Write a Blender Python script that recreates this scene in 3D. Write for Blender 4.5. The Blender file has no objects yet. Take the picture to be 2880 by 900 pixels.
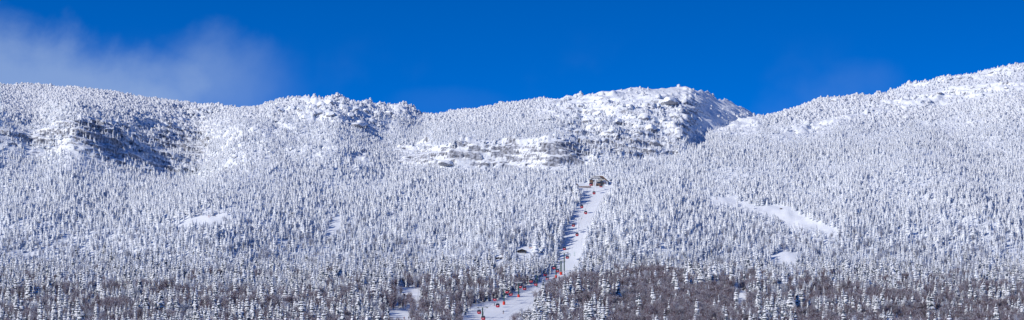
import bpy, math, random
import numpy as np
PI = math.pi
sc = bpy.context.scene
COL = sc.collection
random.seed(11)
RNG = np.random.default_rng(11)

# ------------------------------------------------------------------ survey frame
# The site was surveyed from the viewpoint: u = across, v = down (in 2880x900 survey
# units), Y = metres away.  X = (u-UC)*Y/F,  Z = (VH-v)*Y/F.
F, UC, VH = 8167.0, 1440.0, 1930.0
def X_of(u, Y): return (u - UC) * Y / F
def Z_of(v, Y): return (VH - v) * Y / F
def u_of(X, Y): return UC + F * X / Y
def v_of(Z, Y): return VH - F * Z / Y

# ------------------------------------------------------------------ noise (numpy)
def _hash(ix, iy, seed):
    h = (ix.astype(np.int64) * 374761393 + iy.astype(np.int64) * 668265263 + seed * 1442695041) & 0xffffffff
    h = ((h ^ (h >> 13)) * 1274126177) & 0xffffffff
    return (h ^ (h >> 16)) & 0xffffffff
def perlin(x, y, seed=0):
    x = np.asarray(x, float); y = np.asarray(y, float)
    xi = np.floor(x).astype(np.int64); yi = np.floor(y).astype(np.int64)
    xf = x - xi; yf = y - yi
    u = xf*xf*xf*(xf*(xf*6-15)+10); w = yf*yf*yf*(yf*(yf*6-15)+10)
    def g(dx, dy):
        a = _hash(xi+dx, yi+dy, seed) * (2*PI/4294967296.0)
        return np.cos(a)*(xf-dx) + np.sin(a)*(yf-dy)
    a = g(0,0)*(1-u) + g(1,0)*u
    b = g(0,1)*(1-u) + g(1,1)*u
    return (a*(1-w) + b*w) * 1.5
def fbm(x, y, seed=0, oct=4, gain=.5):
    s = 0; a = 1; n = 0
    for k in range(oct):
        s = s + a*perlin(x*2**k + 17.3*k, y*2**k - 9.1*k, seed+k); n += a; a *= gain
    return s/n*1.4
def worley(x, y, seed=0, jitter=.9):
    x = np.asarray(x, float); y = np.asarray(y, float)
    xi = np.floor(x).astype(np.int64); yi = np.floor(y).astype(np.int64)
    f1 = np.full(x.shape, 9.0); hid = np.zeros(x.shape)
    for dx in (-1,0,1):
        for dy in (-1,0,1):
            h = _hash(xi+dx, yi+dy, seed); h2 = _hash(xi+dx, yi+dy, seed+77)
            px = xi+dx+.5+(h/4294967296.0-.5)*jitter; py = yi+dy+.5+(h2/4294967296.0-.5)*jitter
            d = np.hypot(x-px, y-py); m = d < f1
            f1 = np.where(m, d, f1); hid = np.where(m, ((h ^ h2) & 1023)/1023.0, hid)
    return f1, hid
def sstep(a, b, x):  # also falling when a > b
    t = np.clip((np.asarray(x, float)-a)/(b-a), 0, 1); return t*t*(3-2*t)
def box(u, v, u0, u1, v0, v1, s=25.0, sv=None):
    sv = sv or s*.6
    return sstep(u0-s, u0+s, u)*(1-sstep(u1-s, u1+s, u))*sstep(v0-sv, v0+sv, v)*(1-sstep(v1-sv, v1+sv, v))
def inpoly(u, v, P):
    u = np.asarray(u, float); v = np.asarray(v, float)
    r = np.zeros(u.shape, bool); n = len(P)
    for i in range(n):
        x0, y0 = P[i]; x1, y1 = P[(i+1) % n]
        if y0 == y1: continue
        c = ((y0 > v) != (y1 > v)) & (u < (x1-x0)*(v-y0)/(y1-y0)+x0)
        r ^= c
    return r

# ------------------------------------------------------------------ relief
CREST = [(-900,215),(-400,222),(0,233),(110,241),(220,250),(335,264),(447,274),(560,296),(670,303),(722,307),(776,296),(832,290),
 (887,288),(915,283),(927,282),(955,288),(1022,293),(1089,304),(1133,307),(1167,321),(1184,326),(1223,325),(1279,316),(1346,303),
 (1391,297),(1440,293),(1552,281),(1663,266),(1775,251),(1842,248),(1943,248),(1976,258),(2021,281),(2066,293),(2111,314),
 (2128,325),(2200,345),(2500,420),(3800,500)]
CU, CV = np.array(CREST, float).T
FCREST = [(-900,900),(1640,520),(1780,458),(1820,436),(1861,416),(1898,394),(1924,381),(1984,370),(2029,358),(2085,343),(2122,326),(2160,325),
 (2227,304),(2294,287),(2361,274),(2428,265),(2495,256),(2551,239),(2607,231),(2663,220),(2697,211),(2741,201),(2808,190),
 (2880,179),(3300,140),(3800,120)]
FU, FV = np.array(FCREST, float).T
YC_B = np.array([(-900,2680),(0,2650),(400,2640),(700,2560),(950,2530),(1170,2570),(1440,2620),(1700,2640),(1850,2650),(1930,2700),
 (1980,2765),(2050,2850),(2120,2940),(2400,3250),(3800,3300)], float).T
YC_F = np.array([(-900,2330),(1700,2330),(1780,2360),(1860,2400),(1924,2450),(2029,2520),(2122,2600),(2300,2650),(2500,2680),(2880,2720),(3800,2760)], float).T
LOW = np.array([(1000,1275),(1500,957),(1633,896),(1717,857),(1780,836),(1866,807),(1964,783),(2009,766),(2040,728),(2090,648),(2150,588),(2215,528)], float).T
SH = {  # (t,S) shape of the upper slope
 -900:[(0,0),(.2,.27),(.28,.55),(.55,.78),(1,1)], 0:[(0,0),(.2,.27),(.28,.55),(.55,.78),(1,1)], 300:[(0,0),(.2,.25),(.30,.55),(.55,.78),(1,1)],
 560:[(0,0),(.25,.3),(.45,.58),(.7,.82),(1,1)], 730:[(0,0),(.3,.35),(.6,.68),(.8,.85),(1,1)], 950:[(0,0),(.35,.4),(.6,.62),(.8,.87),(1,1)],
 1130:[(0,0),(.3,.34),(.45,.5),(.7,.78),(1,1)], 1280:[(0,0),(.27,.24),(.33,.58),(.6,.8),(1,1)], 1440:[(0,0),(.27,.22),(.32,.60),(.6,.82),(1,1)],
 1600:[(0,0),(.27,.20),(.32,.56),(.6,.82),(1,1)], 1750:[(0,0),(.22,.24),(.35,.58),(.6,.84),(1,1)], 1900:[(0,0),(.22,.26),(.37,.62),(.62,.87),(1,1)],
 2000:[(0,0),(.3,.34),(.46,.62),(.7,.87),(1,1)], 2120:[(0,0),(.42,.44),(.6,.7),(.8,.88),(1,1)], 3800:[(0,0),(.5,.5),(.7,.75),(.85,.9),(1,1)]}
TT = np.linspace(0, 1, 101)
def _sm(a):
    for _ in range(2):
        b = a.copy(); b[1:-1] = .25*a[:-2]+.5*a[1:-1]+.25*a[2:]; a = b
    return a
SK = np.array(sorted(SH)); ST = np.array([_sm(np.interp(TT, *np.array(SH[k], float).T)) for k in SK])
SF = _sm(np.interp(TT, [0,.3,.6,1],[0,.38,.7,1]))
def S_lookup(u, t):
    t = np.clip(t, 0, 1)*100; ti = np.minimum(t.astype(int), 99); tf = t-ti
    k = np.clip(np.searchsorted(SK, u)-1, 0, len(SK)-2); kf = np.clip((u-SK[k])/(SK[k+1]-SK[k]), 0, 1); kf = kf*kf*(3-2*kf)
    a = ST[k, ti]*(1-tf)+ST[k, ti+1]*tf; b = ST[k+1, ti]*(1-tf)+ST[k+1, ti+1]*tf
    return a*(1-kf)+b*kf
def low_v(Y): return np.interp(Y, *LOW)
LZs = np.linspace(1000, 2215, 400); LVs = low_v(LZs)
for _ in range(20): LVs[1:-1] = .25*LVs[:-2]+.5*LVs[1:-1]+.25*LVs[2:]
def liney(Y): return -17 + (Y-1630)*0.14035           # plan line of the lift
def g2(u, v, cu, cv, su, sv): return np.exp(-((u-cu)/su)**2-((v-cv)/sv)**2)
PG = np.arange(-1000, 1100, 5.0)
def _prof(us_, vs_, sig):
    p = np.interp(PG, us_, vs_); k = np.exp(-(np.arange(-40, 41)*5.0/sig)**2/2); k /= k.sum()
    return np.convolve(np.pad(p, 40, 'edge'), k, 'valid')
P_W = _prof([-900,-200,-60,60,130,200,330,470,570,650,720,800], [0,20,44,16,12,40,14,-18,-42,-8,4,0], 20)
P_BOWL = _prof([-900,-200,-60,60,120,190,330,470,570,640,700,800], [0,5,10,0,-1,10,0,-9,-14,-3,3,0], 24)
def base_z(X, Y):
    X = np.asarray(X, float); Y = np.asarray(Y, float)
    Ys = np.maximum(Y, 200.0)
    u = u_of(X, Ys)
    keep = 1-np.exp(-((X-liney(Y))/45.0)**2)*(1-sstep(2230, 2300, Y))       # the lift line keeps its surveyed profile
    # buttresses and gullies on the slope (shift of the slope towards / away from the valley)
    uw = u+45*fbm(X/70, Y/50, 7, 3)
    W = np.interp(uw, PG, P_W)*sstep(2130,2330,Y)
    W = W + 25*np.exp(-((u-960)/80)**2)*sstep(2150,2350,Y) - 14*np.exp(-((u-1095)/60)**2)*sstep(2150,2300,Y)*(1-sstep(2380,2460,Y))
    W = W + 58*fbm(X/150, Y/420, 5, 2)*sstep(1900,2150,Y)
    W = W + 12*np.exp(-((u-1545)/30)**2)*sstep(2230,2400,Y) - 25*np.exp(-((u-1640)/35)**2)*sstep(2280,2400,Y)
    W = W + 14*np.exp(-((u-1760)/60)**2)*sstep(2280,2400,Y)*(1-sstep(2480,2600,Y)) - 12*np.exp(-((u-1840)/40)**2)*sstep(2300,2400,Y)*(1-sstep(2450,2580,Y))
    W = W*keep
    Ye = Y + W
    YcB = np.interp(u, *YC_B); vc = np.interp(u, CU, CV)
    shB = 38*sstep(1840, 2130, u)*sstep(1950, 2200, Y)
    YB = Ye - shB
    tB = (YB-2215)/(YcB-2215)
    vlow = np.interp(YB, LZs, LVs)
    vB = np.where(YB < 2215, vlow, 528+(vc-528)*S_lookup(u, tB))
    Zc = (VH-vc)*(YcB+(Y-YB))/F
    zB = np.where(tB > 1, Zc-.30*(YB-YcB)-.0004*(YB-YcB)**2, (VH-vB)*Ys/F)
    # near, right hand shoulder
    YcF = np.interp(u, *YC_F); vf = np.interp(u, FU, FV)
    tF = (Ye-2215)/(YcF-2215)
    sf = np.interp(np.clip(tF,0,1), TT, SF)
    vF = np.where(Ye < 2215, np.interp(Ye, LZs, LVs), 528+(vf-528)*sf)
    ZcF = (VH-vf)*(YcF+(Y-Ye))/F
    zF = np.where(tF > 1, ZcF-.22*(Ye-YcF)-.0004*(Ye-YcF)**2, (VH-vF)*Ys/F)
    zF = zF - 22*(1-sstep(1690, 1800, u)) - 400*(1-sstep(1500,1700,u))
    z = np.maximum(zB, zF)
    # valley floor in front
    near = np.interp(Y, [-400,0,500,800,1000,1500], [-8,-2.2,-6,8,60,178.7])
    k = sstep(1350, 1500, Y)
    return near*(1-k)+z*k, u, keep
def masks(u, v):
    # crag = bare ledges; lump = boulder country ; open = hardly any trees
    wu, wv = u+45*fbm(u/90, v/45, 101, 3), v+16*fbm(u/70, v/30, 103, 3)
    u0_, v0_ = u, v; u, v = wu, wv
    crag = (1.3*box(u,v,-60,330,365,470,50,22) + .9*box(u,v,230,580,345,475,40,25)+ .7*box(u,v,400,620,300,400,30,22)
          + 1.6*box(u,v,1120,1640,402,468,45,22)*np.clip(.85+.9*fbm(u/70,v/28,107,3),.35,1) + .8*box(u,v,1560,1960,270,450,40,22) + .35*box(u,v,1915,2135,245,375,18,14) + .5*box(u,v,1640,1790,390,452,40,14)
          + .5*box(u,v,-20,130,545,600,30,14) + .75*box(u,v,820,900,462,486,16,8)+.8*box(u,v,985,1040,415,480,18,14))
    u, v = u0_, v0_
    band = np.interp(u, [2150,2300,2500,2700,2880,3300], [385,355,300,262,240,200])+8*fbm(u/80, v/40, 105, 2)
    crag = crag + .8*np.exp(-((v-band)/13)**2)*sstep(2150,2240,u) + .7*np.exp(-((v-band+42)/10)**2)*sstep(2480,2600,u)
    lump = .8*box(u,v,745,1165,270,345,25,30)+.6*box(u,v,640,960,345,440,40,25)+.15*box(u,v,1580,1930,300,440,30,20)
    crag = crag*(1-.0*v)
    return np.clip(crag,0,1.6), np.clip(lump,0,1)
def relief(X, Y):
    z, u, keep = base_z(X, Y)
    v = v_of(z, np.maximum(Y, 200))
    # the broad bowl under the left ridge
    bowl = np.interp(u+50*fbm(X/60, Y/60, 9, 3), PG, P_BOWL)
    z = z + bowl*sstep(12,75,v-np.interp(u,CU,CV))*(1-sstep(450,590,v))*sstep(2100,2250,Y)
    crag, lump = masks(u, v)
    k = sstep(1300, 1560, Y)*keep
    z = z + k*(3.6*fbm(X/60, Y/60, 21, 3) + .8*fbm(X/11, Y/11, 25, 2)*sstep(1900,2100,Y))
    f, h = worley(X/15, Y/20, 3); f2, h2 = worley(X/6.5+3, Y/9, 8)
    ridge = sstep(2215,2285,Y)
    z = z + lump*ridge*(np.sqrt(np.clip(1-(f*1.45)**2,0,1))*(3+5*h) + np.sqrt(np.clip(1-(f2*1.5)**2,0,1))*(1+2.2*h2)-2)
    z = z + np.minimum(crag,1)*ridge*(np.where(crag>1,2.0,4.5+5*box(u,v,1620,1900,250,460,40,30))*fbm(X/32, Y/40, 31, 3))
    f3, h3 = worley(X/4.2, Y/4.6, 12)                       # rime-crusted knobs
    up = sstep(2230,2330,Y)*np.clip(.25+crag*.7+lump*.5,0,1)*sstep(500,440,v)*(1-.75*box(u,v,1560,1800,285,330,30,12))
    up = up*(1-.45*box(u,v,1120,1640,400,470,30,14))
    z = z + up*(np.sqrt(np.clip(1-(f3*1.5)**2,0,1))*(.4+1.2*h3))
    # crisp outcrops: occasional terraces
    st = 9.0; q = (z+5*fbm(X/40, Y/40, 41, 3)+.12*X)/st; fr = q-np.floor(q)
    z = z + np.minimum(crag,1)*ridge*st*np.where(crag>1,.4,.75)*(sstep(.25,.75,fr)-fr)
    return z, u, v, crag*ridge, lump*ridge

# ------------------------------------------------------------------ materials
def mat(name): 
    m = bpy.data.materials.new(name); m.use_nodes = True
    nt = m.node_tree; b = nt.nodes['Principled BSDF']; return m, nt, b
def simple(name, col, rough=.7, metal=0, var=.12, scale=3.0, spec=.3, objvar=0):
    m, nt, b = mat(name); N = nt.nodes; L = nt.links
    tc = N.new('ShaderNodeTexCoord'); no = N.new('ShaderNodeTexNoise'); no.inputs['Scale'].default_value = scale
    L.new(tc.outputs['Object'], no.inputs['Vector'])
    r = N.new('ShaderNodeValToRGB'); r.color_ramp.elements[0].position = .3; r.color_ramp.elements[1].position = .7
    r.color_ramp.elements[0].color = [c*(1-var) for c in col]+[1]; r.color_ramp.elements[1].color = [min(1,c*(1+var)) for c in col]+[1]
    L.new(no.outputs['Fac'], r.inputs['Fac'])
    out = r.outputs['Color']
    if objvar:
        oi = N.new('ShaderNodeObjectInfo'); mr = N.new('ShaderNodeMapRange'); mr.inputs['To Min'].default_value = 1-objvar; mr.inputs['To Max'].default_value = 1
        L.new(oi.outputs['Random'], mr.inputs['Value'])
        mx = N.new('ShaderNodeVectorMath'); mx.operation = 'SCALE'
        L.new(out, mx.inputs[0]); L.new(mr.outputs['Result'], mx.inputs['Scale']); out = mx.outputs['Vector']
    L.new(out, b.inputs['Base Color'])
    b.inputs['Roughness'].default_value = rough; b.inputs['Metallic'].default_value = metal
    b.inputs['Specular IOR Level'].default_value = spec
    return m
SNOW = (.86,.88,.92)
M = {}
M['snow_tree'] = simple('snow_on_boughs', (.82,.87,.955), .75, var=.04, scale=1.5, spec=.2, objvar=.06)
M['rime'] = simple('rimed_needles', (.76,.82,.93), .85, var=.2, scale=2.5, spec=.1, objvar=.25)
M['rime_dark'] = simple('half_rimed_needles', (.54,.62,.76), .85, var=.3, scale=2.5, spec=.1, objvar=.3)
M['needles'] = simple('dark_needles', (.13,.17,.23), .8, var=.3, scale=3, spec=.15, objvar=.3)
M['bark'] = simple('spruce_bark', (.09,.07,.06), .9, var=.3, scale=6)
M['twig'] = simple('brown_twigs', (.21,.145,.17), .9, var=.25, scale=3, spec=.1, objvar=.35)
M['twig_frost'] = simple('frosted_twigs', (.62,.68,.80), .85, var=.2, scale=3, spec=.1, objvar=.2)
M['red'] = simple('red_paint', (.43,.004,.035), .35, var=.06, spec=.5)
M['pad'] = simple('orange_red_pad', (.62,.05,.04), .7, var=.1)
M['glass'] = simple('dark_tinted_glass', (.025,.035,.05), .12, var=.1, spec=.7)
M['steel'] = simple('galvanised_steel', (.38,.40,.43), .5, .4, var=.15)
M['dark_steel'] = simple('dark_steel', (.06,.065,.07), .5, .3, var=.2)
M['green'] = simple('dark_green_paint', (.02,.075,.07), .5, var=.15)
M['white'] = simple('white_paint', (.8,.8,.8), .5, var=.03)
M['wood'] = simple('weathered_brown_wood', (.17,.11,.09), .85, var=.35, scale=2)
M['dark_wood'] = simple('dark_brown_wood', (.045,.038,.042), .85, var=.3, scale=2)
M['concrete'] = simple('frosted_grey_cladding', (.42,.44,.48), .85, var=.15, scale=.8)
M['ice'] = simple('pale_green_ice', (.66,.78,.80), .35, var=.15, scale=.6, spec=.5)
M['rope'] = simple('steel_rope', (.16,.17,.19), .5, .5, var=.1)
M['fence_orange'] = simple('orange_brown_boards', (.50,.25,.16), .8, var=.2)
for nm, c in (('navy',(.02,.03,.07)),('black',(.015,.015,.02)),('maroon',(.30,.03,.05)),('skin',(.6,.38,.28)),('khaki',(.18,.15,.12)),('ski',(.5,.06,.05))):
    M[nm] = simple('cloth_'+nm if nm != 'skin' else 'skin', c, .8, var=.1)

def snow_ground(name, rocky):
    m, nt, b = mat(name); N = nt.nodes; L = nt.links
    tc = N.new('ShaderNodeTexCoord')
    n1 = N.new('ShaderNodeTexNoise'); n1.inputs['Scale'].default_value = .05; n1.inputs['Detail'].default_value = 6
    L.new(tc.outputs['Object'], n1.inputs['Vector'])
    r = N.new('ShaderNodeValToRGB'); r.color_ramp.elements[0].color = (.74,.80,.90,1); r.color_ramp.elements[1].color = (.81,.87,.95,1)
    r.color_ramp.elements[0].position = .35; r.color_ramp.elements[1].position = .65
    L.new(n1.outputs['Fac'], r.inputs['Fac']); snow = r.outputs['Color']
    bump = N.new('ShaderNodeBump'); bump.inputs['Distance'].default_value = .25; bump.inputs['Strength'].default_value = .6
    n2 = N.new('ShaderNodeTexNoise'); n2.inputs['Scale'].default_value = .35; n2.inputs['Detail'].default_value = 5
    L.new(tc.outputs['Object'], n2.inputs['Vector'])
    L.new(n2.outputs['Fac'], bump.inputs['Height'])
    if rocky:
        bump.inputs['Distance'].default_value = 1.0
        geo = N.new('ShaderNodeNewGeometry'); sp = N.new('ShaderNodeSeparateXYZ'); L.new(geo.outputs['True Normal'], sp.inputs[0])
        at = N.new('ShaderNodeAttribute'); at.attribute_name = 'crag'
        # strata streaks
        mp = N.new('ShaderNodeMapping'); mp.inputs['Scale'].default_value = (.06,.06,.42); mp.inputs['Rotation'].default_value = (0,.18,0)
        L.new(tc.outputs['Object'], mp.inputs['Vector'])
        n3 = N.new('ShaderNodeTexNoise'); n3.inputs['Scale'].default_value = 1; n3.inputs['Detail'].default_value = 8; n3.inputs['Roughness'].default_value = .68
        L.new(mp.outputs['Vector'], n3.inputs['Vector'])
        # rock where steep: thr - nz + noise
        a = N.new('ShaderNodeMath'); a.operation = 'MULTIPLY_ADD'; a.inputs[1].default_value = -1.0; a.inputs[2].default_value = .47
        L.new(sp.outputs['Z'], a.inputs[0])
        c = N.new('ShaderNodeMath'); c.operation = 'MULTIPLY_ADD'; c.inputs[1].default_value = 2.6; c.inputs[2].default_value = -1.45
        L.new(n3.outputs['Fac'], c.inputs[0])
        d = N.new('ShaderNodeMath'); d.operation = 'ADD'; L.new(a.outputs[0], d.inputs[0]); L.new(c.outputs[0], d.inputs[1])
        ex = N.new('ShaderNodeMath'); ex.operation = 'SUBTRACT'; ex.inputs[1].default_value = 1.0; ex.use_clamp = True; L.new(at.outputs['Fac'], ex.inputs[0])
        d2 = N.new('ShaderNodeMath'); d2.operation = 'MULTIPLY_ADD'; d2.inputs[1].default_value = .9; L.new(ex.outputs[0], d2.inputs[0]); L.new(d.outputs[0], d2.inputs[2]); d = d2
        e = N.new('ShaderNodeMapRange'); e.inputs['From Min'].default_value = .0; e.inputs['From Max'].default_value = .22
        L.new(d.outputs[0], e.inputs['Value'])
        g = N.new('ShaderNodeMath'); g.operation = 'MULTIPLY'; g.use_clamp = True; L.new(e.outputs['Result'], g.inputs[0]); L.new(at.outputs['Fac'], g.inputs[1])
        rk = N.new('ShaderNodeValToRGB'); rk.color_ramp.elements[0].color = (.11,.12,.155,1); rk.color_ramp.elements[1].color = (.42,.46,.56,1)
        rk.color_ramp.elements[0].position = .35; rk.color_ramp.elements[1].position = .62
        n4 = N.new('ShaderNodeTexNoise'); n4.inputs['Scale'].default_value = .5; n4.inputs['Detail'].default_value = 6
        L.new(tc.outputs['Object'], n4.inputs['Vector']); L.new(n4.outputs['Fac'], rk.inputs['Fac'])
        mx = N.new('ShaderNodeMix'); mx.data_type = 'RGBA'
        L.new(g.outputs[0], mx.inputs['Factor']); L.new(snow, mx.inputs['A']); L.new(rk.outputs['Color'], mx.inputs['B']); snow = mx.outputs['Result']
    L.new(bump.outputs['Normal'], b.inputs['Normal'])
    L.new(snow, b.inputs['Base Color']); b.inputs['Roughness'].default_value = .7; b.inputs['Specular IOR Level'].default_value = .2
    return m
M['mountain'] = snow_ground('mountain_snow_and_rock', True)
M['trail'] = snow_ground('groomed_snow', False)

# ------------------------------------------------------------------ object helpers
def mesh_np(name, V, Fs, mats, midx=None, smooth=False):
    """V (n,3); Fs (m,k) equal-size faces or list of arrays of them."""
    me = bpy.data.meshes.new(name)
    Fl = Fs if isinstance(Fs, list) else [Fs]
    Fl = [np.asarray(f, np.int32) for f in Fl if len(f)]
    nv = len(V); nf = sum(len(f) for f in Fl); nl = sum(f.size for f in Fl)
    me.vertices.add(nv); me.vertices.foreach_set('co', np.asarray(V, np.float32).ravel())
    me.loops.add(nl); me.loops.foreach_set('vertex_index', np.concatenate([f.ravel() for f in Fl]))
    me.polygons.add(nf)
    tot = np.concatenate([np.full(len(f), f.shape[1]) for f in Fl]); st = np.concatenate([[0], np.cumsum(tot)[:-1]])
    me.polygons.foreach_set('loop_start', st.astype(np.int32)); 
    for m in (mats if isinstance(mats, (list, tuple)) else [mats]): me.materials.append(m)
    if midx is not None: me.polygons.foreach_set('material_index', np.asarray(midx, np.int32))
    me.update(calc_edges=True)
    if smooth: me.polygons.foreach_set('use_smooth', np.ones(nf, bool))
    me.validate()
    return me
def link(name, me, parent=None, loc=(0,0,0), rz=0, **props):
    o = bpy.data.objects.new(name, me); COL.objects.link(o)
    o.location = loc; o.rotation_euler = (0,0,rz)
    if parent: o.parent = parent
    for k, v in props.items(): o[k] = v
    return o
def thing(name, label, cat, loc=(0,0,0), rz=0, group=None):
    p = dict(label=label, category=cat)
    if group: p['group'] = group
    return link(name, None, None, loc, rz, **p)
class MB:
    def __init__(s): s.V = []; s.F = []
    def box(s, c, d, rz=0, taper=1.0, rx=0, ry=0):
        n = len(s.V); ca, sa = math.cos(rz), math.sin(rz)
        for k in (-1, 1):
            for (i, j) in ((-1,-1),(1,-1),(1,1),(-1,1)):
                t = taper if k == 1 else 1
                x, y, z = i*d[0]/2*t, j*d[1]/2*t, k*d[2]/2
                if ry: x, z = x*math.cos(ry)+z*math.sin(ry), -x*math.sin(ry)+z*math.cos(ry)
                if rx: y, z = y*math.cos(rx)-z*math.sin(rx), y*math.sin(rx)+z*math.cos(rx)
                s.V.append((c[0]+x*ca-y*sa, c[1]+x*sa+y*ca, c[2]+z))
        s.F += [tuple(n+i for i in f) for f in ((3,2,1,0),(4,5,6,7),(0,1,5,4),(1,2,6,5),(2,3,7,6),(3,0,4,7))]
        return s
    def tube(s, pts, r, n=8):
        from mathutils import Vector
        P = [Vector(p) for p in pts]; rr = r if isinstance(r, (list,tuple)) else [r]*len(P)
        b = len(s.V)
        for i, p in enumerate(P):
            t = (P[min(i+1,len(P)-1)]-P[max(i-1,0)]).normalized()
            a = t.orthogonal().normalized() if abs(t.z) < .99 else Vector((1,0,0)); a = (a - t*a.dot(t)).normalized(); c = t.cross(a)
            for k in range(n):
                q = p + (a*math.cos(2*PI*k/n)+c*math.sin(2*PI*k/n))*rr[i]; s.V.append(tuple(q))
        for i in range(len(P)-1):
            for k in range(n):
                s.F.append((b+i*n+k, b+i*n+(k+1)%n, b+(i+1)*n+(k+1)%n, b+(i+1)*n+k))
        s.F.append(tuple(b+k for k in range(n))[::-1]); s.F.append(tuple(b+(len(P)-1)*n+k for k in range(n)))
        return s
    def prism(s, poly, y0, y1):       # poly in x,z extruded along y
        b = len(s.V); n = len(poly)
        for y in (y0, y1):
            for p in poly: s.V.append((p[0], y, p[1]))
        s.F.append(tuple(b+i for i in range(n))); s.F.append(tuple(b+n+i for i in range(n))[::-1])
        for i in range(n): s.F.append((b+i, b+n+i, b+n+(i+1)%n, b+(i+1)%n))
        return s
    def loft(s, rings):
        b = len(s.V); n = len(rings[0])
        for r in rings: s.V += [tuple(p) for p in r]
        for i in range(len(rings)-1):
            for k in range(n): s.F.append((b+i*n+k, b+i*n+(k+1)%n, b+(i+1)*n+(k+1)%n, b+(i+1)*n+k))
        s.F.append(tuple(b+k for k in range(n))[::-1]); s.F.append(tuple(b+(len(rings)-1)*n+k for k in range(n)))
        return s
    def mesh(s, name, m, smooth=False, bevel=0):
        me = bpy.data.meshes.new(name); me.from_pydata(s.V, [], s.F); me.materials.append(m); me.validate()
        import bmesh
        bm = bmesh.new(); bm.from_mesh(me)
        if bevel: bmesh.ops.bevel(bm, geom=list(bm.edges), offset=bevel, segments=1, affect='EDGES')
        bmesh.ops.recalc_face_normals(bm, faces=bm.faces); bm.to_mesh(me); bm.free()
        if smooth:
            for p in me.polygons: p.use_smooth = True
        return me
    def link(s, name, m, parent=None, **k):
        sm = k.pop('smooth', False); bv = k.pop('bevel', 0)
        return link(name, s.mesh(name, m, sm, bv), parent, **k)

# ------------------------------------------------------------------ terrain mesh
us = np.concatenate([np.arange(-900, -60, 14), np.arange(-60, 2940, 3.0), np.arange(2940, 3800, 14)])
Ys = np.concatenate([[-300,-100,0,60,150,300,450,600,700,800,900,1000,1100,1200,1300], np.arange(1350,1500,10), np.arange(1500,2200,4.0),
                     np.arange(2200,2860,1.3), np.arange(2860,3160,4), np.arange(3160,4200,30), [4400,4800,5400]])
U, YY = np.meshgrid(us, Ys)
XX = (U-UC)*np.maximum(YY, 900)/F                      # fan that stays wide near the viewer
XX = np.where(YY < 900, (U-UC)*900/F*(1+.9*(900-YY)/900), XX)
ZZ, uu, vv, crag, lump = relief(XX, YY)
# overhanging ledges on the crags: push rock bands out towards the valley and undercut them
s1 = fbm(XX/26, (ZZ+.18*XX)/5.0, 51, 4, .6); s2 = perlin(XX/9, (ZZ-.1*XX)/2.2, 61)
push = np.minimum(crag,1)*(3.6*s1+1.3*s2)*np.where(uu < 700, 1.7, 1)*sstep(2215,2285,YY)
YD = YY - push
crag_attr = np.clip(np.where(crag<1, crag*1.2, crag)+.1*lump, 0, 1.6)
nr, nc = U.shape
V = np.stack([XX, YD, ZZ], -1).reshape(-1, 3)
idx = np.arange(nr*nc).reshape(nr, nc)
Q = np.stack([idx[:-1,:-1], idx[:-1,1:], idx[1:,1:], idx[1:,:-1]], -1).reshape(-1, 4)
me = mesh_np('mountain', V, Q, M['mountain'], smooth=False)
at = me.attributes.new('crag', 'FLOAT', 'POINT'); at.data.foreach_set('value', crag_attr.ravel().astype(np.float32))
link('mountain_terrain', me, kind='structure')

# ------------------------------------------------------------------ trails and clearings (polygons surveyed in u,v)
TRAILS = {
 'lift_low': [(1508,823),(1505,840),(1485,862),(1457,872),(1430,892),(1425,912),(1285,912),(1300,893),(1326,871),(1346,856),(1399,846),(1431,836),(1459,829)],
 'lift_up': [(1620,524),(1640,535),(1647,550),(1631,570),(1626,600),(1604,636),(1593,655),(1590,700),(1588,732),(1560,766),(1520,780),(1506,800),(1506,815),(1527,792),(1547,778),(1575,772),(1607,760),(1618,748),(1630,728),(1634,690),(1634,671),(1641,647),(1648,623),(1668,604),(1680,580),(1698,542),(1714,532),(1714,520),(1650,519),(1646,524)],
 'left_a': [(1102,814),(1126,808),(1187,806),(1184,820),(1181,839),(1175,860),(1162,860),(1161,839),(1145,827),(1120,820)],
 'left_b': [(1082,878),(1120,873),(1159,872),(1156,884),(1153,905),(1078,905)],
 'mid_left': [(478,625),(506,620),(551,615),(620,604),(640,605),(618,622),(592,629),(546,624),(506,625)],
 'streak': [(924,648),(933,625),(952,604),(960,606),(958,625),(942,648)],
 'right_a': [(2120,580),(2145,580),(2171,581),(2195,581),(2207,587),(2234,600),(2260,613),(2278,627),(2293,634),(2338,641),(2362,651),(2320,651),(2278,643),(2233,631),(2206,621),(2183,611),(2159,598),(2132,590)],
 'shelf_line': [(2060,562),(2095,570),(2124,580),(2130,587),(2095,579),(2060,570)],
 'right_b': [(1989,559),(2016,552),(2069,557),(2069,567),(2025,565)],
 'right_c': [(2165,729),(2177,722),(2200,717),(2243,715),(2240,723),(2234,739),(2200,742),(2171,739)],
 'right_d': [(2050,820),(2094,813),(2103,816),(2100,845),(2084,847),(2065,836)],
 'hut': [(1457,699),(1466,691),(1484,693),(1500,698),(1512,697),(1526,702),(1520,712),(1508,706),(1496,704),(1482,711),(1457,711)],
 'dark': [(1391,718),(1417,719),(1417,728),(1391,727)],
 'shelf': [(660,0),(661,0),(660,1)],
}
TP = [p for k, p in TRAILS.items() if len(p) > 3]
def on_trail(u, v):
    r = np.zeros(np.shape(u), bool)
    for p in TP: r |= inpoly(u, v, p)
    return r
tm = np.zeros(U.shape, bool)
sel = (vv > 480) & (YY > 1400) & (YY < 2300)
tm[sel] = on_trail(uu[sel], vv[sel])
fm = (tm[:-1,:-1] | tm[:-1,1:] | tm[1:,1:] | tm[1:,:-1]).reshape(-1)
VT = np.stack([XX, YD, ZZ+.03], -1).reshape(-1, 3)
def submesh(name, faces, m, lift):
    used, inv = np.unique(faces, return_inverse=True)
    P = V[used].copy(); P[:, 2] += lift
    return mesh_np(name, P, inv.reshape(faces.shape), m)
link('ski_trail', submesh('ski_trail', Q[fm], M['trail'], .05), kind='structure')
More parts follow.
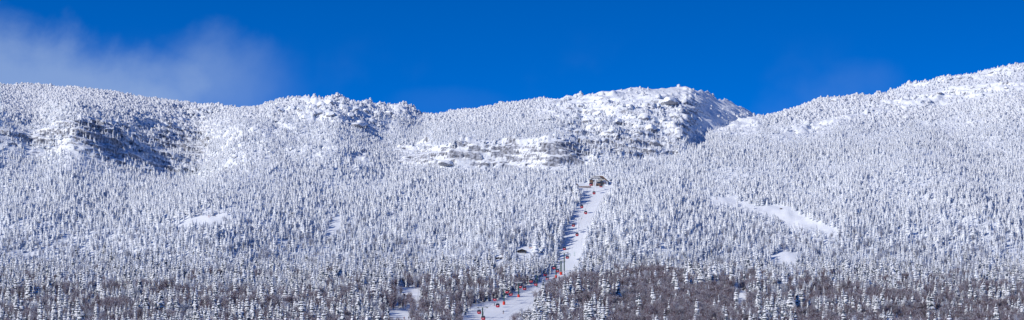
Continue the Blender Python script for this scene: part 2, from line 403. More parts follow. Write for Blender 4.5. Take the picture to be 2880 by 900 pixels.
# icy headwall beside the upper lift line
icem = inpoly(uu.ravel(), vv.ravel(), [(1598,704),(1606,692),(1628,690),(1631,712),(1624,736),(1603,745),(1598,728)]).reshape(U.shape)
icem &= fbm(XX/1.6, ZZ/9, 71, 3) > .12
fi = (icem[:-1,:-1] & icem[1:,1:]).reshape(-1)
link('ice_sheet', submesh('ice_sheet', Q[fi], M['ice'], .12), kind='stuff', label='pale green ice showing through snow on the steep part of the lift line')

# ------------------------------------------------------------------ tree prototypes
def spruce(seed, h=10.0, R=1.5, layers=15, nb=8, droop=.45, under=None, snowfrac=1.0, clump=1.0, base=.06, power=.75, core=.42, core_snow=False):
    r = random.Random(seed); V = []; T = []; MI = []
    lean = (r.uniform(-.02,.02)*h, r.uniform(-.02,.02)*h)
    def add(vs, fs, mi):
        n = len(V); V.extend(vs)
        for f in fs: T.append(tuple(n+i for i in f)); MI.append(mi)
    for L_ in range(layers):
        t = (L_+r.uniform(-.3,.3))/(layers-.2); t = max(0, min(.985, t))
        z = h*(base+(1-base)*t)
        rad = R*((1-t)**power)*(.78+.44*r.random())+.10
        k = max(4, int(nb*(.55+.45*(1-t))))
        a0 = r.random()*6.28
        for b in range(k):
            if r.random() < .1: continue
            a = a0+2*PI*(b+r.uniform(-.3,.3))/k; l = rad*r.uniform(.7,1.15)
            w = l*r.uniform(.30,.46)*clump+.07; th = (.16+.14*l)*clump
            ca, sa = math.cos(a), math.sin(a); cx, cy = lean[0]*t, lean[1]*t
            def P(d, s, dz): return (cx+ca*d-sa*s, cy+sa*d+ca*s, z+dz-droop*d*(d/max(rad,.1)*.5+.5))
            pts = [P(0,0,.12), P(l*.62,w,-.08), P(l*.62,-w,-.08), P(l,0,-.05), P(l*.6,0,th), P(l*.5,0,-th*.7)]
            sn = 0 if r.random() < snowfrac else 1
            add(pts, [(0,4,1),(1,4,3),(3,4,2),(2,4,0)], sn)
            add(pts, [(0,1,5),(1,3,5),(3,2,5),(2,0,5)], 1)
    # inner foliage
    n = 7
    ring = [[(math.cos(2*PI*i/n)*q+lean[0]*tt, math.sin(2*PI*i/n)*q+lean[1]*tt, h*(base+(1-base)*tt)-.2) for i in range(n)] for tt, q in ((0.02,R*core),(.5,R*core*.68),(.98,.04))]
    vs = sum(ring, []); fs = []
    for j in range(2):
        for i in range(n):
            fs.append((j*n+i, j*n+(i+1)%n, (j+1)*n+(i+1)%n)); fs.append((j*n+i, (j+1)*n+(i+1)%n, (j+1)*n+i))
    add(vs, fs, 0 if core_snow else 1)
    # leader
    add([(lean[0]-.09,lean[1]-.06,h*.93),(lean[0]+.09,lean[1]-.06,h*.93),(lean[0],lean[1]+.1,h*.93),(lean[0],lean[1],h*1.02)], [(0,1,3),(1,2,3),(2,0,3)], 0)
    return np.array(V), np.array(T), np.array(MI)
def trunk_mesh(name, h, r0, m):
    return MB().tube([(0,0,-.6),(0,0,h*.25),(0,0,h*.95)], [r0, r0*.8, r0*.12], 6).mesh(name, m)
def bare(seed, h=9.0, R=3.0, nt=1300, frost=.25):
    """bare broadleaf crown: limbs and fine twigs, uneven outline"""
    r = random.Random(seed); V = []; T = []; MI = []
    limbs = []
    for k in range(8):
        a = 2*PI*k/8+r.uniform(-.3,.3); e = r.uniform(.25,1.0); z0 = h*r.uniform(.18,.5)
        tip = (math.cos(a)*R*e*.8, math.sin(a)*R*e*.8, h*r.uniform(.72,.95)); limbs.append(((0,0,z0), tip))
    limbs.append(((0,0,h*.5),(r.uniform(-.4,.4),r.uniform(-.4,.4),h*.97)))
    def tri(p, q, w, mi):
        d = np.array(q)-np.array(p); s = np.cross(d, [r.gauss(0,1),r.gauss(0,1),r.gauss(0,1)]); s = s/(np.linalg.norm(s)+1e-6)*w
        n = len(V); V.extend([tuple(np.array(p)-s), tuple(np.array(p)+s), tuple(q)]); T.append((n,n+1,n+2)); MI.append(mi)
    for p, q in limbs:
        tri(p, q, .10, 0); tri(p, q, .10, 0)
    for i in range(nt):
        p, q = limbs[r.randrange(len(limbs))]; f = r.uniform(.15,1.0)
        b = [p[j]+(q[j]-p[j])*f for j in range(3)]
        # first-order spray then twig
        a = r.uniform(0,2*PI); l = r.uniform(.3,1.0)*R*.42
        b2 = [b[0]+math.cos(a)*l*r.random(), b[1]+math.sin(a)*l*r.random(), b[2]+r.uniform(-.05,.35)*l*2]
        l2 = r.uniform(.5,1.2); a2 = a+r.uniform(-.7,.7); up = r.uniform(.3,1.0)
        c = [b2[0]+math.cos(a2)*l2*(1-up*.5), b2[1]+math.sin(a2)*l2*(1-up*.5), b2[2]+l2*up]
        c[2] = min(c[2], h*1.05)
        tri(b2, c, r.uniform(.022,.042), 1 if r.random() < frost else 0)
    return np.array(V), np.array(T), np.array(MI)

PROTO = {}   # kind -> list of dict(crown mesh, trunk mesh, h)
def reg(kind, VT_, mats, h, tr):
    V_, T_, I_ = VT_
    cm = mesh_np('crown', V_, T_, mats, I_)
    PROTO.setdefault(kind, []).append(dict(crown=cm, trunk=tr, h=h, V=V_, T=T_, I=I_, mats=mats))
for s in range(6):   # large valley spruces: dark needles, heavy snow pillows
    h = 12; reg('big', spruce(100+s, h, [2.1,2.5,1.8,2.3,1.6,2.7][s], 15, 9, .55, snowfrac=[.93,.85,.8,.9,.75,.88][s], clump=1.25, power=.72), [M['snow_tree'], M['needles']], h, trunk_mesh('trunk', h, .22, M['bark']))
for s in range(5):   # slope firs, white with darker heart
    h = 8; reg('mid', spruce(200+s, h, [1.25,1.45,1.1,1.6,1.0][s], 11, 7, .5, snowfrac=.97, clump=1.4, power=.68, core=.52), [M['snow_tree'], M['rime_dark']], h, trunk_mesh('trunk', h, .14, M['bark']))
for s in range(5):   # thickly rimed firs
    h = 6; reg('rimed', spruce(300+s, h, [1.2,1.4,1.05,1.55,.95][s], 10, 7, .4, snowfrac=1, clump=1.6, power=.6, core=.62, core_snow=True), [M['snow_tree'], M['rime']], h, trunk_mesh('trunk', h, .12, M['bark']))
for s in range(3):   # low snow-crusted scrub
    h = 2.2; reg('scrub', spruce(400+s, h, [1.1,1.4,.8][s], 5, 7, .3, snowfrac=1, clump=1.9, power=.5, core=.66, core_snow=True), [M['snow_tree'], M['rime']], h, trunk_mesh('trunk', h, .08, M['bark']))
for s in range(4):
    h = 9; reg('bare', bare(500+s, h, [2.3,2.7,2.0,2.5][s], 1400, [.25,.34,.2,.42][s]), [M['twig'], M['twig_frost']], h, trunk_mesh('trunk', h*.8, .14, M['twig']))
for s in range(3):
    h = 9; reg('frosted', bare(600+s, h, [2.4,2.8,2.1][s], 1300, .85), [M['twig'], M['twig_frost']], h, trunk_mesh('trunk', h*.8, .12, M['twig']))

# ------------------------------------------------------------------ planting
def plant():
    out = []
    def field(x0, x1, y0, y1, dx, dy):
        xs = np.arange(x0, x1, dx); ys = np.arange(y0, y1, dy); a, b = np.meshgrid(xs, ys)
        return (a+RNG.uniform(-.5,.5,a.shape)*dx).ravel(), (b+RNG.uniform(-.5,.5,b.shape)*dy).ravel()
    P = []
    for (y0, y1, dx, dy) in ((1490,1900,3.5,4.3),(1900,2120,2.6,3.5),(2120,2330,2.15,2.9),(2330,3080,1.95,2.3)):
        w = y1*(1775/F)+10
        P.append(field(-w, w, y0, y1, dx, dy))
    X = np.concatenate([p[0] for p in P]); Y = np.concatenate([p[1] for p in P])
    z, u, v, crag, lump = relief(X, Y)
    ok = (u > -330) & (u < 3210)
    X, Y, z, u, v, crag, lump = [a[ok] for a in (X, Y, z, u, v, crag, lump)]
    n = len(X)
    # stature by altitude
    size = np.interp(v, [200,300,380,450,540,620,720,800,960], [1.6,1.9,2.5,3.3,4.3,5.3,6.3,7.9,9.4])
    kn = fbm(X/45, Y/70, 81, 3); kn2 = fbm(X/14, Y/20, 83, 2)
    size = size*(1+.32*kn)*np.clip(RNG.lognormal(-.04,.29,n),.5,1.7)*(1+.16*sstep(1400,1560,u)*(1-sstep(2100,2400,u))*sstep(740,800,v))
    # keep probability
    keep = np.ones(n)
    keep *= 1-np.where(u < 700, .64, np.where((u > 1560) & (u < 1920), .45, .93))*sstep(.25,.95,crag)*sstep(-.5,.3,.35-kn2)
    keep *= 1-np.where(v < 345, .8, .5)*lump
    chin = box(u,v,1480,2140,230,330,60,30); keep *= 1-.85*chin; keep *= 1-.8*box(u,v,1600,2140,200,300,30,15)
    keep *= 1-.92*box(u,v,1920,2140,230,380,14,14)
    top = np.clip((330-v)/80,0,1)*sstep(2200,2350,u); keep *= 1-.62*top
    keep *= np.clip(1.05+.55*kn2+.25*kn, .25, 1)
    band = np.interp(u, [2150,2300,2500,2700,2880,3300], [385,355,300,262,240,200])
    keep *= 1-.75*np.exp(-((v-band)/22)**2)*sstep(2150,2240,u)
    ok = RNG.random(n) < keep
    # sight corridors over trails: no tree whose stem shows in front of one
    ppm = F/Y
    lk = RNG.random(n); lift = (u > 1280) & (u < 1720)
    for fr, p in ((0,0),(.3,.03),(.55,.12),(.75,.3),(1.0,.5)):
        ok &= ~on_trail(u, v-size*fr*ppm) | ((lk < p) & ~lift) | ((lk < p-.35) & lift)
    cliff = box(u, v-size*.7*ppm, 1130,1630,408,462,20,5)
    ok &= RNG.random(n) > .9*cliff
    # station & lift corridor
    ok &= ~((np.abs(X-liney(Y)) < 8) & (Y < 2235) & (Y > 1560))
    ok &= ~((X > 46) & (X < 77) & (Y > 2198) & (Y < 2238))
    X, Y, z, u, v, size, kn, kn2, crag = [a[ok] for a in (X, Y, z, u, v, size, kn, kn2, crag)]
    side = X-liney(Y); size[(side > -28) & (side < -7) & (Y > 2040) & (Y < 2205)] *= 1.45
    n = len(X)
    # hardwood share
    hw = np.zeros(n); v0 = v; v = v+34*fbm(X/50, Y/60, 95, 3)*(1-.35*sstep(1480,1560,u)*(1-sstep(2050,2200,u)))
    hw += .47*sstep(765,870,v)*(1-sstep(1050,1250,u))
    hw += .55*sstep(760,820,v)*sstep(1050,1150,u)*(1-sstep(1480,1520,u))
    hw += .84*sstep(758,815,v)*sstep(1490,1560,u)*(1-sstep(2080,2200,u))
    hw += .72*sstep(770,860,v)*sstep(2100,2250,u)
    v = v0; hw = np.clip(hw, 0, 1)
    cl = .75*fbm(X/22, Y/26, 91, 4, .65)+.45*fbm(X/70, Y/60, 93, 2)
    bare_ = (cl+.75*(RNG.random(n)-.5)) > (0.56-1.08*hw)
    bare_ &= hw > .02
    frost = (~bare_) & (RNG.random(n) < .13*sstep(600,700,v)*np.clip(1+2.5*kn2,0,3))
    frost |= bare_ & (v < 790) & (RNG.random(n) < .5)
    kind = np.full(n, 'rimed', object)
    r = RNG.random(n)
    kind[(v+170*(r-.5)) > 650] = 'mid'
    kind[(v+150*(RNG.random(n)-.5)) > 785] = 'big'
    kind[(v+60*(r-.5)) < 335] = 'scrub'
    kind[bare_] = 'bare'; kind[frost] = 'frosted'
    size[(v > 470) & (v < 740)] *= .9
    size[bare_|frost] = np.clip(size[bare_|frost]*.88, 5, 9.5)
    return X, Y, z, u, v, size, kind
TX, TY, TZ, TU, TV, TS, TK = plant()
TZ = TZ - .25
print('trees', len(TX), {k: int((TK == k).sum()) for k in PROTO})
TR = RNG.uniform(0, 2*PI, len(TX))
TVAR = np.array([RNG.integers(len(PROTO[k])) for k in TK])
TW = RNG.uniform(.9, 1.4, len(TX))
NAT = {k: PROTO[k][0]['h'] for k in PROTO}
SC_ = np.array([s/NAT[k] for s, k in zip(TS, TK)])
RAD = {'big':.19,'mid':.15,'rimed':.17,'scrub':.5,'bare':.33,'frosted':.28}

# which trees show largest: paint silhouettes front to back into a coverage grid
order = np.argsort(TY)
cov = np.zeros((460, 1440), bool); vis = {}
for i in order[:14000]:
    k = TK[i]; ppm = F/TY[i]/2; h = TS[i]*ppm; b = TV[i]/2; c = TU[i]/2; rr = RAD[k]*TS[i]*TW[i]*ppm
    y0, y1 = int(max(0, b-h)), int(min(459, b))
    cnt = 0
    for y in range(y0, y1):
        t = min(1.0, max(0.0, (b-y)/max(h,1)))
        w = rr*(1-t)**.8 if k not in ('bare','frosted') else rr*math.sin(min(1, 1.15-t)*PI*.5+.2)
        a, e = int(round(c-w)), int(round(c+w))+1
        a = max(a, 0); e = min(e, 1440)
        if e <= a: continue
        if y < 450: cnt += int((~cov[y, a:e]).sum())
        cov[y, a:e] = True
    vis[i] = cnt
SPR = sorted([i for i in vis if TK[i] in ('big','mid')], key=lambda i: -vis[i])[:300]
BAR = sorted([i for i in vis if TK[i] in ('bare','frosted')], key=lambda i: -vis[i])[:300]
single = set(SPR) | set(BAR)

def where(u, v):
    if u < 360: a = 'in the far left forest corner'
    elif u < 720: a = 'in the valley forest on the left'
    elif u < 1060: a = 'left of the small trail'
    elif u < 1250: a = 'beside the small trail left of lift'
    elif u < 1345: a = 'left of the lift trail foot'
    elif u < 1530: a = 'beside the lift trail'
    elif u < 1640: a = 'right of the lift trail'
    elif u < 1850: a = 'in the brown wood right of the lift'
    elif u < 2060: a = 'in brown wood by clearing'
    elif u < 2250: a = 'around small clearings on the right'
    elif u < 2560: a = 'in the valley forest on the right'
    else: a = 'in the far right forest corner'
    return a
def plant_single(i):
    k = TK[i]; p = PROTO[k][TVAR[i]]; u, v, s = TU[i], TV[i], TS[i]
    sp = k in ('big','mid')
    szw = 'tall' if s > (11 if sp else 7.4) else ('small' if s < (8 if sp else 6) else 'medium')
    if k == 'big': look = szw+' dark snow-pillowed spruce'
    elif k == 'mid': look = szw+' slim snow-coated spruce'
    elif k == 'bare': look = szw+' bare brown tree'
    else: look = szw+' white-frosted bare tree'
    row = ', at bottom edge' if v > 900 else (', lower rows' if v > 850 else ', upper rows')
    lab = look+' '+where(u, v)+row
    nm = 'snowy_spruce' if sp else 'bare_tree'
    t = thing(nm, lab, 'tree', (TX[i], TY[i], TZ[i]), TR[i], lab)
    t.scale = (SC_[i]*TW[i], SC_[i]*TW[i], SC_[i])
    link('trunk', p['trunk'], t); link('crown', p['crown'], t)
for i in SPR+BAR: plant_single(i)

# the rest of the forest: one object of kind stuff per sort of growth
def joined(p, name):
    t = p['trunk']; nv = len(p['V']); tv = np.array([tuple(v.co) for v in t.vertices])
    tf = [tuple(nv+i for i in q.vertices) for q in t.polygons if len(q.vertices) == 4]
    me = mesh_np(name, np.vstack([p['V'], tv]), [p['T'], np.array(tf)], list(p['mats'])+[t.materials[0]], np.concatenate([p['I'], np.full(len(tf), 2)]))
    return bpy.data.objects.new(name, me)
def scatter(name, kinds, label):
    pc = bpy.data.collections.new(name+'_kinds'); off = {}; c = 0
    for k in kinds:
        off[k] = c
        for j, p in enumerate(PROTO[k]):
            pc.objects.link(joined(p, '%s_%02d' % (name, c))); c += 1
    ids = np.array([i for i in range(len(TX)) if TK[i] in kinds and i not in single])
    me = bpy.data.meshes.new(name); me.vertices.add(len(ids))
    me.vertices.foreach_set('co', np.stack([TX[ids], TY[ids], TZ[ids]], -1).astype(np.float32).ravel())
    a = me.attributes.new('pick', 'INT', 'POINT'); a.data.foreach_set('value', np.array([off[TK[i]]+TVAR[i] for i in ids], np.int32))
    a = me.attributes.new('turn', 'FLOAT_VECTOR', 'POINT')
    tl = RNG.normal(0, .045, (len(ids), 2))
    a.data.foreach_set('vector', np.stack([tl[:,0], tl[:,1], TR[ids]], -1).astype(np.float32).ravel())
    a = me.attributes.new('size', 'FLOAT_VECTOR', 'POINT')
    a.data.foreach_set('vector', np.stack([SC_[ids]*TW[ids], SC_[ids]*TW[ids], SC_[ids]], -1).astype(np.float32).ravel())
    me.materials.append(M['snow_tree'])
    o = link(name, me, kind='stuff', label=label)
    ng = bpy.data.node_groups.new(name, 'GeometryNodeTree')
    ng.interface.new_socket('Geometry', in_out='INPUT', socket_type='NodeSocketGeometry')
    ng.interface.new_socket('Geometry', in_out='OUTPUT', socket_type='NodeSocketGeometry')
    N = ng.nodes; L = ng.links
    gi = N.new('NodeGroupInput'); go = N.new('NodeGroupOutput')
    ci = N.new('GeometryNodeCollectionInfo'); ci.inputs['Collection'].default_value = pc; ci.inputs['Separate Children'].default_value = True; ci.inputs['Reset Children'].default_value = True
    ip = N.new('GeometryNodeInstanceOnPoints'); ip.inputs['Pick Instance'].default_value = True
    def na(nm, ty):
        q = N.new('GeometryNodeInputNamedAttribute'); q.data_type = ty; q.inputs['Name'].default_value = nm; return q.outputs['Attribute']
    L.new(gi.outputs[0], ip.inputs['Points']); L.new(ci.outputs[0], ip.inputs['Instance'])
    L.new(na('pick','INT'), ip.inputs['Instance Index'])
    e = N.new('FunctionNodeEulerToRotation'); L.new(na('turn','FLOAT_VECTOR'), e.inputs[0]); L.new(e.outputs[0], ip.inputs['Rotation'])
    L.new(na('size','FLOAT_VECTOR'), ip.inputs['Scale']); L.new(ip.outputs[0], go.inputs[0])
    m = o.modifiers.new('grow', 'NODES'); m.node_group = ng
scatter('spruce_forest', ['big','mid','rimed'], 'snow-covered spruce forest over the mountainside')
scatter('bare_woodland', ['bare','frosted'], 'bare brown and frosted broadleaf woodland at the foot of the slope')
scatter('snowy_scrub', ['scrub'], 'low snow-crusted scrub along the ridges')

def ground(u, Y):
    X = X_of(u, Y); return X, Y, float(relief(np.array([X]), np.array([float(Y)]))[0][0])
def find(u, v, y0=1500, y1=2400):
    Yt = np.arange(y0, y1, 1.0); X = X_of(u, Yt); z = relief(X, Yt)[0]; vt = v_of(z, Yt)
    j = int(np.argmax(vt <= v)); return float(X[j]), float(Yt[j]), float(z[j])

# ------------------------------------------------------------------ gondola lift
def Y_line(u, off=0.0):       # distance at which the sight line u crosses the lift line shifted by off metres
    k = .14035; return (-17+off-1630*k)/((u-UC)/F-k)
LX = Vx = None
dirv = np.array([.14035, 1.0]); dirv /= np.linalg.norm(dirv); RZL = -math.atan2(.14035, 1.0)
CAB_L = [(1347.8,877.2),(1392,841),(1426.4,819.5),(1463.5,805.2),(1494.2,789.6),(1534,771.5),(1558.9,752.2),(1587.8,698.8),(1613,633),(1636.5,580.8),(1661.4,518.2)]
CAB_R = [(1359.4,894),(1400,858.9),(1437.3,826.5),(1475.7,810.6),(1507.3,798.6),(1539.6,782.8),(1568.5,761.1),(1595.7,722.9),(1623.2,659.3),(1647.5,597.7),(1670.9,542.2),(1690.5,524.7)]
ORD = ['lowest','second','third','fourth','fifth','sixth','seventh','eighth','ninth','tenth','eleventh','twelfth']
HANG = 2.75
def make_cabin(loc, label):
    t = thing('gondola_cabin', label, 'gondola cabin', loc, RZL, 'red gondola cabins on the lift line')
    def ring(z, w, d, c=.22):
        x, y = w/2, d/2; c = min(c, x*.45)
        return [(-x+c,-y,z),(x-c,-y,z),(x,-y+c,z),(x,y-c,z),(x-c,y,z),(-x+c,y,z),(-x,y-c,z),(-x,-y+c,z)]
    MB().loft([ring(-1.15,1.5,1.5),ring(-1.0,1.75,1.75),ring(-.45,2.02,2.0),ring(-.02,2.08,2.06)]).link('cabin_shell', M['red'], t)
    w = MB().loft([ring(-.02,2.03,2.01),ring(.5,1.98,1.95),ring(.86,1.8,1.8)]).link('window_band', M['glass'], t)
    f = MB()
    for sx in (-1,1):
        for sy in (-1,1): f.tube([(sx*.98,sy*.78,-.02),(sx*.95,sy*.74,.5),(sx*.86,sy*.7,.88)], .05, 5)
        f.tube([(sx*1.02,0,-.02),(sx*.91,0,.88)], .05, 5)
    f.link('window_pillars', M['dark_steel'], w)
    MB().loft([ring(.86,1.84,1.84),ring(.97,1.8,1.8),ring(1.07,1.3,1.3)]).link('roof', M['dark_steel'], t)
    MB().loft([ring(1.07,1.2,1.2),ring(1.15,.9,.9)]).link('roof_snow', M['snow_tree'], t)
    MB().box((0,-1.03,-.3),(.7,.02,.22), rx=-.0).link('white_emblem', M['white'], t)
    MB().box((1.03,0,-.35),(.04,.9,.95)).link('door', M['red'], t)
    MB().tube([(0,0,1.05),(0,0,1.9),(.0,.0,HANG-.1)], .06, 6).link('hanger_arm', M['dark_steel'], t)
    MB().box((0,0,HANG-.02),(.22,.7,.2)).box((0,-.3,HANG+.1),(.3,.12,.12)).link('grip', M['dark_steel'], t)
    r = MB()
    for k in range(5): r.box((-1.1,-.5+k*.25,.05),(.12,.06,.75))
    r.box((-1.08,0,-.3),(.16,1.2,.06)).link('ski_rack', M['dark_steel'], t)
    return t
PXY = [(1357.2,865,898,5.6),(1417.4,812,854.7,4.6),(1458.6,795.7,837.4,4.2),(1510.4,772,805,4.2),(1563.9,743,781,5.2),(1577.8,734,773,5.2),(1586.8,711.8,768,5.2),(1626,614.6,646,4.6),(1674.7,505,531,4.8)]
refs = ['beside the lowest lift pylon','between the lowest and second pylons','just right of the second pylon','by the third pylon','left of the fourth pylon','between the fourth and fifth pylons','at the tight pylon group','above the pylon group','below the white upper pylon','above the white upper pylon','at the top station','inside the top station']
proto = None; ropes = {'left': [], 'right': []}
for side, L_, off in (('left', CAB_L, -2.55), ('right', CAB_R, 2.55)):
    for n, (u, v) in enumerate(L_):
        Y = Y_line(u, off); X = X_of(u, Y); Z = Z_of(v, Y)
        last = n == len(L_)-1
        pos = ('topmost' if last else ORD[n])
        lab = pos+(' ' if pos in ('lowest','topmost') else ' from bottom, ')+'red gondola cabin on the '+side+' rope, '+refs[n]
        if proto is None: proto = make_cabin((X, Y, Z), lab)
        else:
            c = proto.copy(); COL.objects.link(c); c.location = (X, Y, Z); c['label'] = lab
            for ch in proto.children:
                d = ch.copy(); COL.objects.link(d); d.parent = c
                for g in ch.children:
                    e = g.copy(); COL.objects.link(e); e.parent = d
        ropes[side].append((Y, X, Z+HANG+.12))
PYL = ['dark green lift pylon beside the two lowest cabins','dark green lift pylon with orange-red base pad, second from the bottom','dark green lift pylon with orange-red base pad, third from the bottom',
 'dark green lift pylon at the bend above the lower trail','slim dark lift pylon at the front of the tight pylon group','twin-legged green lift pylon in the middle of the pylon group',
 'tallest green lift pylon at the rear of the pylon group','snow-plastered lift pylon on the upper lift line','white rimed lift pylon in front of the top station']
for n, (u, vt, vb, aw) in enumerate(PXY):
    Y = Y_line(u); X = X_of(u, Y); zt = Z_of(vt, Y); zb = Z_of(vb, Y)
    zg = float(relief(np.array([X]), np.array([Y]))[0][0]); zb = min(zb, zg)
    white = n >= 7; m = M['snow_tree'] if white else M['green']; h = zt-zb
    t = thing('lift_pylon', PYL[n], 'lift pylon', (X, Y, zb), RZL, 'pylons of the gondola lift')
    if n == 5:
        for s in (-1,1): MB().tube([(s*.55,0,-.5),(s*.42,0,h)], [.36,.26], 10).link('column', m, t)
    else: MB().tube([(0,0,-.5),(0,0,h*.5),(0,0,h)], [.46,.38,.30], 10).link('column', m, t)
    a = MB().box((0,0,h+.1),(aw+.9,.35,.35)); a.tube([(-aw/2,0,h+.2),(0,0,h+1.0),(aw/2,0,h+.2)], .08, 5)
    a.link('crossarm', M['snow_tree'] if white else M['steel'], t)
    MB().box((0,0,h+.38),(aw+.8,.3,.12)).link('snow_cap', M['snow_tree'], t)
    for s in (-1,1):
        w = MB()
        for k in range(6): w.box((s*2.55,-1.5+k*.6,h+.0),(.16,.42,.42))
        w.box((s*2.55+.12,0,h+.1),(.08,3.6,.18)); w.link('sheave_train', M['dark_steel'], t)
    ld = MB().tube([(.45,-.3,0),(.34,-.3,h)], .035, 4)
    ld.link('ladder', m, t)
    if n in (1,2,4,5): MB().tube([(0,0,-.3),(0,0,1.9)], .78 if n != 5 else .95, 10).link('safety_pad', M['pad'], t)
    for side, s in (('left',-1),('right',1)):
        c, sn = math.cos(RZL), math.sin(RZL)
        ropes[side].append((Y+s*2.55*sn, X+s*2.55*c, zt+.25))
for side in ropes:
    pts = sorted(ropes[side]); pts = [pts[0]]+[p for a, p in zip(pts, pts[1:]) if p[0]-a[0] > 6]
    p0, p1 = pts[0], pts[1]
    pts.insert(0, (1500, p0[1]+(1500-p0[0])*.14035, p0[2]+(1500-p0[0])*.22))
    pts.append((2232, pts[-1][1]+(2232-pts[-1][0])*.14035, pts[-1][2]+.4))
    o = MB().tube([(p[1], p[0], p[2]) for p in pts], .045, 5).link('haul_rope', M['rope'])
    o['label'] = 'steel haul rope carrying the '+side+' row of red cabins'; o['category'] = 'lift rope'

# ------------------------------------------------------------------ top station
YS = 2222.0
gx, gy, gz = X_of(1684, YS), YS, Z_of(531.5, YS)
t = thing('lift_station', 'grey snow-plastered lift station with sloping gable roof at the top of the red cabins', 'lift station', (gx, gy, gz), -.10)
px = lambda u: (u-1684)/F*YS
def pz(v): return (531.5-v)/F*YS
MB().box((0,6,-2.5),(19,14,5)).link('foundation', M['concrete'], t)
# main gabled hall
hall = [(px(1660),0),(px(1708),0),(px(1708),pz(509)),(px(1695),pz(495)),(px(1684),pz(493)),(px(1660),pz(502))]
MB().prism(hall, 3, 12).link('wall', M['concrete'], t)
rf = MB().prism([(px(1656),pz(503)),(px(1684),pz(493)),(px(1695),pz(494.5)),(px(1711),pz(508.5)),(px(1711),pz(505.5)),(px(1696),pz(490.5)),(px(1684),pz(490.5)),(px(1656),pz(500.5))], 1.2, 12.6).link('roof', M['snow_tree'], t)
MB().box((px(1677),1.9,pz(519)),(6.5,1.6,2.2)).box((px(1700),1.9,pz(514)),(2.4,1.4,.5)).link('timber_panel', M['wood'], t)
MB().prism([(px(1684.6),pz(494.2)),(px(1695.4),pz(495.8)),(px(1707.5),pz(507.8)),(px(1707),pz(509.6)),(px(1694.6),pz(498.5)),(px(1684.6),pz(496.2))], .9, 2.9).link('fascia_board', M['wood'], rf)
MB().prism([(px(1698),0),(px(1713),0),(px(1707),pz(506)),(px(1700),pz(500)),(px(1697),pz(504))], 2.2, 2.9).link('snow_plastered_buttress', M['snow_tree'], t)
MB().box((px(1688),2.6,pz(517)),(3.2,.5,3.0)).link('window', M['glass'], t)
MB().box((px(1692),2.4,pz(527)),(4.6,.4,2.3)).link('cabin_doorway', M['dark_wood'], t)
MB().box((px(1668),2.4,pz(526)),(1.6,.4,2.6)).link('door', M['dark_wood'], t)
MB().box((px(1662),2.5,pz(508)),(2.6,.6,2.4)).link('timber_gallery', M['wood'], t)
MB().tube([(px(1690),1.0,pz(505)),(px(1694),1.0,pz(520))], .25, 6).link('brace', M['dark_steel'], t)
MB().tube([(px(1671),-1.0,-1),(px(1671),-1.0,pz(512))], .38, 8).link('column', M['snow_tree'], t)
MB().box((px(1675),-1.2,pz(500)),(7.5,1.2,.8)).box((px(1678),-1.2,pz(496.5)),(4.6,1.2,.6)).link('gantry', M['concrete'], t)
t = thing('loading_deck', 'long brown timber deck rail running left from the top station', 'deck', (X_of(1645, YS-9), YS-9, Z_of(526, YS-9)), 0)
MB().box((0,3,-.9),(9.5,5,1.0)).link('snow_platform', M['snow_tree'], t)
f = MB().box((0,0,.1),(9.4,.2,.9)); f.link('fence_boards', M['wood'], t)
MB().box((0,.1,.62),(9.4,.35,.14)).link('snow_cap', M['snow_tree'], t)
def hut(u, v, w, h, label, wallm, Y=None, depth=4.5, rz=0, name='hut'):
    X, Yg, Zg = find(u, v)
    t = thing(name, label, 'hut', (X, Yg, Zg-.3), rz)
    MB().prism([(-w/2,-1.5),(w/2,-1.5),(w/2,h*.7),(0,h),(-w/2,h*.7)], 0, depth).link('wall', wallm, t)
    for s in (-1,1):
        r_ = MB().prism([(s*(w/2+.5),h*.7-.25),(0,h+.02),(0,h+.42),(s*(w/2+.5),h*.7+.15)], -.5, depth+.5)
        r_.link('roof', M['snow_tree'], t)
    MB().box((-w*.22,-.05,h*.35),(.9,.14,h*.62)).link('door', M['dark_steel'], t)
    n = max(1, int(w//2.4))
    for k in range(n):
        wn = MB().box((w*.05+k*1.6,-.06,h*.42),(.9,.14,.8)).link('window', M['glass'], t)
        MB().box((w*.05+k*1.6,-.12,h*.42-.48),(1.1,.2,.1)).link('sill', M['snow_tree'], wn)
    return t
hut(1621.5, 526, 2.6, 3.0, 'tiny reddish-brown hut at the left end of the station deck', M['wood'])
hut(1468, 712, 6.0, 3.2, 'dark low cabin with snowy roof in a clearing left of the lift line', M['dark_wood'], rz=.1)
X, Y, Z = find(1495, 700)
t = thing('board_fence', 'short orange-brown board fence right of the dark low cabin', 'fence', (X, Y, Z), .1)
for k in range(5): MB().tube([(-1.6+k*.8,0,-.4),(-1.6+k*.8,0,.95)], .05, 5).link('post', M['wood'], t)
MB().box((0,-.06,.65),(3.5,.06,.5)).link('boards', M['fence_orange'], t)

